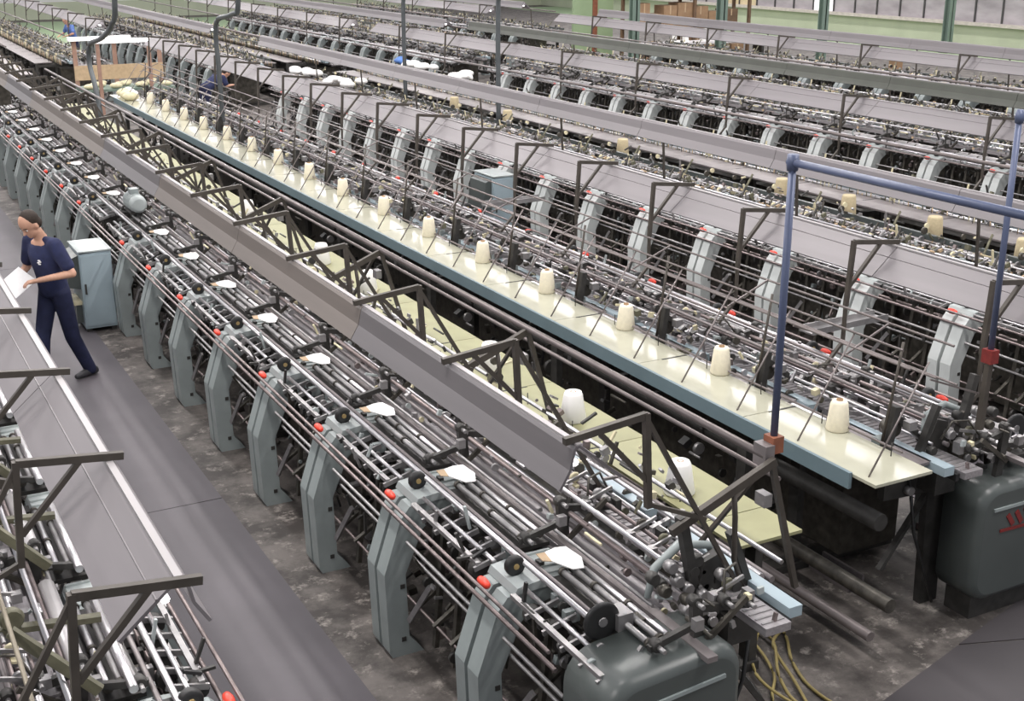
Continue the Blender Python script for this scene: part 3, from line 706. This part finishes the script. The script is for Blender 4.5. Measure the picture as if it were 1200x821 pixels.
MB().lathe((0, 0, 1.52), [(0.026, -0.04), (0.03, 0), (0.02, 0.04)], 'blue_pipe', 12).obj('cap', t)
MB().box((0, 0, 0.0), (0.07, 0.08, 0.09), 'dark_red').obj('clamp', t)
MB().bar((0, 0, 0.0), (-0.02, 0, -0.50), 0.04, 0.04, 'bracket', up=(0, 1, 0)).obj('lower_post', t)
def pole(label, pts):
    t = MB().tube(pts, 0.042, 'grey_pipe', 10).obj('conduit_pipe', None, (0, 0, 0)); tag(t, label, 'pipe')
def smooth(pts, n=5):
    out = []
    P_ = [Vector(p) for p in pts]; P_ = [P_[0]*2-P_[1]]+P_+[P_[-1]*2-P_[-2]]
    for i in range(1, len(P_)-2):
        for k in range(n):
            u = k/n; a, b, c, e = P_[i-1:i+3]
            out.append(0.5*((2*b)+(-a+c)*u+(2*a-5*b+4*c-e)*u*u+(-a+3*b-3*c+e)*u**3))
    return out+[P_[-2]]
pole('S-bent grey conduit pipe rising in front of the far work table', smooth([(4.1, 22.04, 1.5), (4.1, 22.3, 2.0), (4.1, 22.6, 2.35), (4.1, 22.4, 2.68), (4.1, 21.4, 2.85), (4.1, 20.5, 3.1), (4.1, 20.1, 3.5), (4.1, 20.1, 5)]))
pole('bent grey conduit pipe rising beside the worker bending over', smooth([(5.95, 21.35, 1.25), (5.95, 21.36, 2.3), (5.95, 21.4, 2.85), (5.95, 21.2, 3.10), (5.95, 20.4, 3.22), (5.95, 20.0, 3.45), (5.95, 20.0, 5)]))
pole('tall straight grey conduit pipe next to the blue bundle', smooth([(10.35, 23.7, 1.1), (10.35, 23.7, 3.12), (10.35, 23.5, 3.35), (10.35, 22.6, 3.42), (10.35, 22.0, 3.6), (10.35, 22.0, 5)]))
pole('tall straight grey conduit pipe near the white cloth pile', smooth([(10.35, 19.7, 1.1), (10.35, 19.7, 3.32), (10.35, 19.5, 3.5), (10.35, 18.8, 3.58), (10.35, 18.5, 3.8), (10.35, 18.5, 5)]))

# cables and floor channel at the near machine ends
for i, (pts, mt, lb) in enumerate((
    ([(4.3, 5.9, 0.02), (4.75, 6.0, 0.015), (5.02, 6.0, 0.015), (5.15, 5.75, 0.015), (4.95, 5.4, 0.015), (4.86, 5.05, 0.015), (4.95, 4.5, 0.015)], 'cable_yellow', 'yellowish cable looping over the dirty concrete towards the mat'),
    ([(4.1, 5.1, 0.02), (4.5, 5.45, 0.03), (4.85, 5.72, 0.03), (4.75, 5.35, 0.03), (4.55, 5.1, 0.015), (4.4, 4.6, 0.015)], 'cable_yellow', 'yellowish cable in a tight loop beside the end cover'),
    ([(4.3, 6.0, 0.02), (5.1, 6.25, 0.02), (5.12, 5.95, 0.03), (4.7, 5.5, 0.045), (4.62, 5.2, 0.03), (4.75, 4.8, 0.015), (5.0, 4.75, 0.015)], 'cable_yellow', 'thin yellowish cable crossing the other cables on the concrete'),
    ([(4.6, 6.3, 0.02), (5.0, 6.45, 0.015), (5.3, 6.2, 0.015), (5.2, 5.8, 0.03), (4.95, 5.6, 0.04), (4.8, 5.2, 0.03), (4.6, 4.7, 0.015)], 'cable_yellow', 'yellow-brown cable lying outermost on the pale stained concrete'),
    ([(4.4, 5.6, 0.02), (4.9, 5.9, 0.03), (4.98, 5.65, 0.045), (4.72, 5.25, 0.05), (4.7, 4.95, 0.03), (5.2, 4.7, 0.02)], 'cable_yellow', 'yellow-brown cable snaking up to the slanted mat edge'),
    ([(3.9, 5.0, 0.4), (4.2, 5.2, 0.06), (4.55, 5.55, 0.05), (4.5, 5.15, 0.03), (4.25, 4.7, 0.015)], 'black', 'black cable hanging down behind the end cover'))):
    tag(MB().tube(smooth(pts, 8), 0.011, mt, 6).obj('power_cable'), lb, 'cable')
t = thing('floor_channel', 'lavender grey steel channel ending on the concrete under the blue-edged shelf', 'channel', (5.98, 5.94, 0))
MB().bx(-0.06, 0.06, 0, 0.42, 0, 0.02, 'mauve').obj('web', t)
MB().bx(-0.07, -0.05, 0, 0.42, 0, 0.11, 'mauve').obj('flange', t); MB().bx(0.05, 0.07, 0, 0.42, 0, 0.11, 'mauve').obj('flange', t)

# ------------------------------------------------------------------ people
def limb(m, pts, rads, mt='skin', n=12):
    for i in range(len(pts)-1):
        a, b = Vector(pts[i]), Vector(pts[i+1])
        K = max(2, int((b-a).length/0.03))
        for k in range(K+1):
            u = k/K; q = a.lerp(b, u); m.ball(q, rads[i]*(1-u)+rads[i+1]*u, mt, n, 6)
def remesh(o, vox, it=6):
    r_ = o.modifiers.new('fuse', 'REMESH'); r_.mode = 'VOXEL'; r_.voxel_size = vox; r_.use_smooth_shade = True
    s_ = o.modifiers.new('soften', 'SMOOTH'); s_.factor = 0.5; s_.iterations = it
def rotm(v, pitch):                                                # tilt forward (towards +x) about y
    c, s_ = math.cos(pitch), math.sin(pitch)
    return Vector((v[0]*c+v[2]*s_, v[1], -v[0]*s_+v[2]*c))
def person(label, loc, rz, lean=0.1, nod=0.35, shirt='navy', trousers='navy_trousers', hands=None, elbows=None, feet=None, emblem=False, vox=0.009):
    """local: faces +x, left is +y; hip at z 0.95"""
    t = thing('person', label, 'person', loc, None, rz)
    hip = Vector((0, 0, 0.93))
    def up(v): return hip+rotm(Vector(v), lean)
    sh = {1: up((0.0, 0.175, 0.47)), -1: up((0.0, -0.175, 0.47))}
    neck, hc = up((0.0, 0, 0.52)), None
    hb = up((0.02, 0, 0.58)); hp = lean+nod
    def hd(v): return hb+rotm(Vector(v), hp)
    b = MB()
    # torso, neck, head
    for z, rx, ry in ((0.0, 0.10, 0.15), (0.08, 0.10, 0.145), (0.16, 0.095, 0.135), (0.24, 0.10, 0.14), (0.32, 0.11, 0.155), (0.40, 0.105, 0.16), (0.46, 0.085, 0.14)):
        b.ball(up((0, 0, z)), (rx, ry, 0.07), 'skin')
    limb(b, [neck, hd((0, 0, 0.02))], [0.062, 0.056])
    rm = Matrix.Rotation(hp, 3, 'Y')
    b.ball(hd((0.005, 0, 0.145)), (0.096, 0.077, 0.10), 'skin', 16, 12, rm)      # skull
    b.ball(hd((0.035, 0, 0.07)), (0.062, 0.058, 0.075), 'skin', 16, 12, rm)     # jaw
    b.ball(hd((0.075, 0, 0.025)), (0.022, 0.026, 0.02), 'skin')                  # chin
    limb(b, [hd((0.094, 0, 0.125)), hd((0.112, 0, 0.085))], [0.010, 0.015])        # nose
    b.ball(hd((0.088, 0, 0.052)), (0.014, 0.026, 0.008), 'skin', rot=rm)
    for s_ in (1, -1): b.ball(hd((0.0, 0.08*s_, 0.10)), (0.022, 0.012, 0.032), 'skin', rot=rm)
    sleeve = MB()
    sec = ((-0.02, 0.125, 0.17), (0.06, 0.122, 0.165), (0.14, 0.118, 0.157), (0.22, 0.122, 0.163), (0.30, 0.132, 0.178), (0.38, 0.126, 0.182), (0.45, 0.098, 0.16))
    for i in range(6):
        for k in range(5):
            z, rx, ry = [a+(c-a)*k/5 for a, c in zip(sec[i], sec[i+1])]
            sleeve.ball(up((0.005, 0, z)), (rx, ry, 0.06), shirt, 20, 8, Matrix.Rotation(lean, 3, 'Y'))
    limb(sleeve, [up((-0.005, -0.13, 0.495)), up((-0.005, 0.13, 0.495))], [0.05, 0.05], shirt)
    for s_ in (1, -1):
        el, ha = elbows[s_], hands[s_]
        limb(b, [sh[s_], el, ha], [0.052, 0.042, 0.029])
        limb(sleeve, [sh[s_], sh[s_].lerp(el, 0.72)], [0.076, 0.068], shirt)
        # hand: palm, four curled fingers, thumb from the side of the palm
        d0 = (ha-el).normalized(); side = d0.cross(Vector((0, 0, 1))).normalized()*s_; nrm = side.cross(d0).normalized()*(-1 if side.cross(d0).z > 0 else 1)
        pc_ = ha+d0*0.05
        for k in range(5): b.ball(ha+d0*(0.015+0.02*k), (0.03, 0.03, 0.022), 'skin', 8, 6)
        for k, ln in enumerate((0.066, 0.076, 0.07, 0.055)):
            base = pc_+d0*0.042+side*(0.03-0.02*k)
            p1 = base+d0*ln*0.5+nrm*0.006; p2 = p1+d0*ln*0.3+nrm*0.018; p3 = p2+d0*ln*0.1+nrm*0.02
            limb(b, [base, p1, p2, p3], [0.0098, 0.009, 0.0085, 0.0075], n=8)
        tb = pc_-d0*0.02+side*0.03
        limb(b, [tb, tb+side*0.022+d0*0.03, tb+side*0.018+d0*0.06+nrm*0.012], [0.013, 0.011, 0.009], n=8)
    tr = MB(); shoes = []
    for s_ in (1, -1):
        h0 = hip+Vector((0, 0.085*s_, -0.02)); ft = Vector(feet[s_]); kn = h0.lerp(ft, 0.52)+Vector((0.045, 0, 0))
        limb(b, [h0, kn, ft+Vector((0, 0, 0.09))], [0.075, 0.05, 0.038])
        limb(tr, [h0, kn, ft+Vector((0, 0, 0.07))], [0.098, 0.076, 0.064], trousers)
        sm = MB(); limb(sm, [ft+Vector((-0.05, 0, 0.046)), ft+Vector((0.05, 0, 0.045)), ft+Vector((0.16, 0, 0.032))], [0.044, 0.046, 0.031], 'shoe'); shoes.append(sm)
    tr.ball(hip+Vector((0, 0, 0.02)), (0.12, 0.168, 0.12), trousers)
    body = b.obj('body', t); remesh(body, vox, 4)
    o = sleeve.obj('t_shirt', t); remesh(o, 0.014, 8)
    if emblem:
        e = MB(); c = up((0.132, 0.07, 0.33)); 
        for k, (a, z) in enumerate(((0, 0.018), (0.012, 0.006), (-0.01, -0.004), (0.004, -0.016))): e.box((c.x+0.002, c.y+a, c.z+z), (0.012, 0.026, 0.009), 'white', (0, lean, 0))
        e.obj('emblem', o)
    o = tr.obj('trousers', t); remesh(o, 0.014, 8)
    for sm in shoes: o = sm.obj('shoe', t); remesh(o, 0.012, 4)
    h = MB()                                                        # short dark hair, receding at the temples
    h.ball(hd((-0.018, 0, 0.158)), (0.092, 0.083, 0.098), 'hair', 16, 12, rm)
    h.ball(hd((-0.045, 0, 0.10)), (0.062, 0.078, 0.07), 'hair', 16, 12, rm)
    o = h.obj('hair', t); remesh(o, 0.01, 3)
    for s_ in (1, -1):
        MB().ball(hd((0.084, 0.031*s_, 0.115)), (0.010, 0.014, 0.007), 'white', 8, 6).obj('eye', t)
        MB().ball(hd((0.093, 0.031*s_, 0.115)), (0.004, 0.006, 0.006), 'hair', 8, 6).obj('pupil', t)
        MB().bar(hd((0.095, 0.014*s_, 0.137)), hd((0.086, 0.052*s_, 0.138)), 0.008, 0.008, 'hair').obj('eyebrow', t)
    return t
V = Vector
pman = person('man in navy t-shirt and trousers walking and reading a sheet of paper', (1.83, 13.25, 0.008), math.radians(-152), lean=0.16, nod=0.45,
       elbows={1: V((0.02, 0.31, 1.13)), -1: V((0.06, -0.29, 1.12))}, hands={1: V((0.27, 0.17, 1.10)), -1: V((0.30, -0.14, 1.06))},
       feet={1: V((-0.24, 0.09, 0)), -1: V((0.16, -0.1, 0))}, emblem=True)
pman.scale = (1.06, 1.10, 1.065)
sheet = MB(); sheet.box((0, 0, 0), (0.22, 0.31, 0.004), 'paper_print')
so = sheet.obj('paper_sheet', None, (1.47, 13.12, 1.14)); so.rotation_euler = (math.radians(28), math.radians(38), math.radians(-35))
tag(so, 'white sheets of paper held by the man in navy', 'paper')
person('worker in navy bending over a machine beside the bent conduit pipe', (8.1, 30.4, 0), math.radians(20), lean=1.05, nod=0.1, vox=0.02,
       elbows={1: V((0.45, 0.26, 0.98)), -1: V((0.45, -0.26, 0.98))}, hands={1: V((0.66, 0.2, 0.98)), -1: V((0.66, -0.2, 0.98))},
       feet={1: V((-0.05, 0.11, 0)), -1: V((-0.05, -0.11, 0))})
person('worker in a light blue shirt among the far rows', (8.1, 47.0, 0), math.radians(200), lean=0.3, nod=0.3, shirt='shirt_blue', vox=0.02,
       elbows={1: V((0.2, 0.30, 1.15)), -1: V((0.2, -0.30, 1.15))}, hands={1: V((0.42, 0.2, 1.08)), -1: V((0.42, -0.2, 1.08))},
       feet={1: V((-0.05, 0.11, 0)), -1: V((0.1, -0.11, 0))})

# ------------------------------------------------------------------ far work table with lamp bars
t = thing('work_table', 'dark green work table with lamp bars in front of the far rows', 'table', (5.6, 32.0, 0))
MB().bx(0, 2.2, 0, 1.0, 0.80, 0.86, 'column_green').obj('table_top', t)
for a, c in ((0.08, 0.08), (2.12, 0.08), (0.08, 0.92), (2.12, 0.92)): MB().bx(a-0.04, a+0.04, c-0.04, c+0.04, 0, 0.80, 'dark').obj('leg', t)
for a in (0.4, 1.6): MB().bx(a-0.04, a+0.04, -0.14, -0.06, 0, 1.95, 'wood').obj('post', t)
for a in (0.05, 1.0, 2.1): MB().bx(a-0.05, a+0.05, 0.94, 1.0, 0.86, 1.95, 'wood').obj('post', t)
MB().bx(0.0, 2.2, 0.93, 0.98, 1.0, 1.35, 'tan').obj('back_board', t)
for y_, x0_, x1_, lb in ((31.9, 5.9, 7.3, 'bright fluorescent lamp bar over the work table, nearer the cone shelf'), (32.9, 5.5, 7.0, 'bright fluorescent lamp bar on the wooden posts of the work table')):
    o = thing('lamp_bar', lb, 'lamp', (x0_, y_, 1.95))
    MB().prism([(0, 0), (0, 0.0), (x1_-x0_, 0.0), (x1_-x0_, 0.09), (0, 0.09)][1:], -0.1, 0.1, 'white').obj('housing', o)
    MB().cyl((0.05, -0.12, 0.05), (x1_-x0_-0.05, -0.12, 0.05), 0.025, 'tube', n=8).obj('lamp_tube', o)
for k in range(7):
    m = MB(); m.ball((0, 0, 0.06), (0.16, 0.12, 0.07), 'cream', 10, 6); m.ball((0.08, 0.03, 0.10), (0.10, 0.08, 0.05), 'cream', 8, 5)
    tag(m.obj('cloth_bundle', None, (5.80+0.305*k, 32.18+0.42*(k % 2), 0.862)), 'cream knitted bundle heaped on the far work table', 'bundle', 'cream bundles on the work table')
for k in range(3):
    m = MB(); m.ball((0, 0, 0.08), (0.17, 0.13, 0.09), 'cream', 10, 6); m.ball((0.08, 0.03, 0.12), (0.09, 0.08, 0.07), 'white', 8, 5)
    tag(m.obj('yarn_bundle', None, (5.46+0.02*k, 26.1+0.36*k, 1.28)), 'cream yarn bundle at the far end of the cone shelf', 'bundle', 'bundles at the shelf end')

# white cloth piles over the troughs, blue bundle, cartons
def pile(label, x, y, z, n, mt, spread=0.3):
    rnd = random.Random(int(x*100+y)); m = MB()
    for k in range(n): m.ball((rnd.uniform(-spread, spread)*0.5, rnd.uniform(-spread, spread), 0.06+rnd.uniform(0, 0.1)), (rnd.uniform(0.1, 0.18), rnd.uniform(0.14, 0.26), 0.07), mt, 10, 6)
    o = m.obj('cloth_pile', None, (x, y, z)); remesh(o, 0.03, 3); tag(o, label, 'cloth')
pile('white cloth heap by the bent conduit pipe', 9.75, 27.9, 1.36, 7, 'white', 0.5)
pile('white cloth strip draped further along from the bent conduit pipe', 9.8, 25.6, 1.36, 6, 'white', 0.6)
pile('blue plastic bundle next to the tall straight conduit pipe', 12.6, 29.0, 1.38, 5, 'cloth_blue', 0.25)
pile('white cloth pile right behind the blue bundle', 12.5, 27.6, 1.38, 7, 'white', 0.5)
pile('second white cloth pile near the tall conduit pipes', 12.4, 25.2, 1.38, 6, 'white', 0.4)

# ------------------------------------------------------------------ columns, panels and storage at the far side
def column(label, x, y, w=0.22, h=5.5):
    t = thing('column', label, 'column', (x, y, 0))
    MB().bx(-w/2, w/2, -w/2, -w/2+0.03, 0, h, 'column_green').obj('flange', t); MB().bx(-w/2, w/2, w/2-0.03, w/2, 0, h, 'column_green').obj('flange', t)
    MB().bx(-0.02, 0.02, -w/2, w/2, 0, h, 'column_green').obj('web', t); MB().bx(-w/2-0.05, w/2+0.05, -w/2-0.05, w/2+0.05, 0, 0.03, 'dark').obj('base_plate', t)
column('green steel column in front of the carton shelves', 20.5, 30.8)
column('green steel column beside the white sewing arms', 23.62, 30.9, 0.24)
column('green steel column standing before the frosted windows', 26.7, 30.0)
column('pale green steel column close to the window wall', 38.9, 36.6, 0.3)
t = thing('partition_panel', 'light green partition panel with a red-brown stripe', 'panel', (23.2, 38.6, 0))
MB().bx(0, 1.6, 0, 0.12, 0, 4.2, 'panel_green').obj('panel', t); MB().bx(0.75, 0.95, -0.02, 0, 0, 4.2, 'orange').obj('stripe', t)
t = thing('storage_rack', 'brown storage rack full of cartons behind the green column', 'rack', (25.0, 37.4, 0))
for a in (0, 2.4, 4.8):
    for c in (0, 0.9): MB().bx(a-0.05, a+0.05, c-0.05, c+0.05, 0, 3.4, 'cardboard_dark').obj('post', t)
for z in (0.12, 1.25, 2.3): MB().bx(-0.05, 4.85, -0.05, 0.95, z, z+0.07, 'cardboard_dark').obj('shelf', t)
rnd = random.Random(3)
for z in (0.19, 1.32, 2.37):
    x_ = 25.1
    while x_ < 29.3:
        w = rnd.uniform(0.45, 0.75); h = rnd.uniform(0.45, 0.85)
        o = thing('carton', 'brown carton stored on the far rack', 'carton', (x_, 37.45, z), 'cartons on the rack')
        MB().bx(0, w-0.04, 0, 0.6, 0, h, rnd.choice(['cardboard', 'cardboard', 'cardboard_dark'])).obj('box', o); MB().bx(w*0.42, w*0.5, -0.004, 0.604, h*0.6, h+0.004, 'tan').obj('tape', o)
        x_ += w
o = tag(MB().bx(0, 0.26, 0, 0.2, 0, 0.44, 'cardboard').obj('carton', None, (23.1, 23.3, 1.1)), 'upright brown carton standing on a shelf beyond the dark green-grey trough', 'carton')
t = thing('work_bench', 'long pale bench in front of the carton rack', 'bench', (24.0, 35.8, 0))
MB().bx(0, 5.4, 0, 0.7, 0.86, 0.94, 'wall_pale').obj('bench_top', t)
for a in (0.1, 2.7, 5.3): MB().bx(a-0.05, a+0.05, 0.1, 0.6, 0, 0.86, 'dark').obj('leg', t)
for k in range(2):
    o = thing('sewing_machine', 'white sewing machine arm on the long pale bench', 'sewing machine', (25.6+1.2*k, 36.0, 0.94), 'white sewing machines')
    MB().bx(0, 0.6, 0, 0.22, 0, 0.06, 'white').obj('base', o); MB().bx(0.45, 0.6, 0.03, 0.19, 0.06, 0.38, 'white').obj('pillar', o)
    MB().prism([(0.0, 0.26), (0.02, 0.40), (0.6, 0.42), (0.6, 0.28)], 0.04, 0.18, 'white').obj('arm', o); MB().bx(0.02, 0.12, 0.05, 0.17, 0.12, 0.27, 'white').obj('head', o)
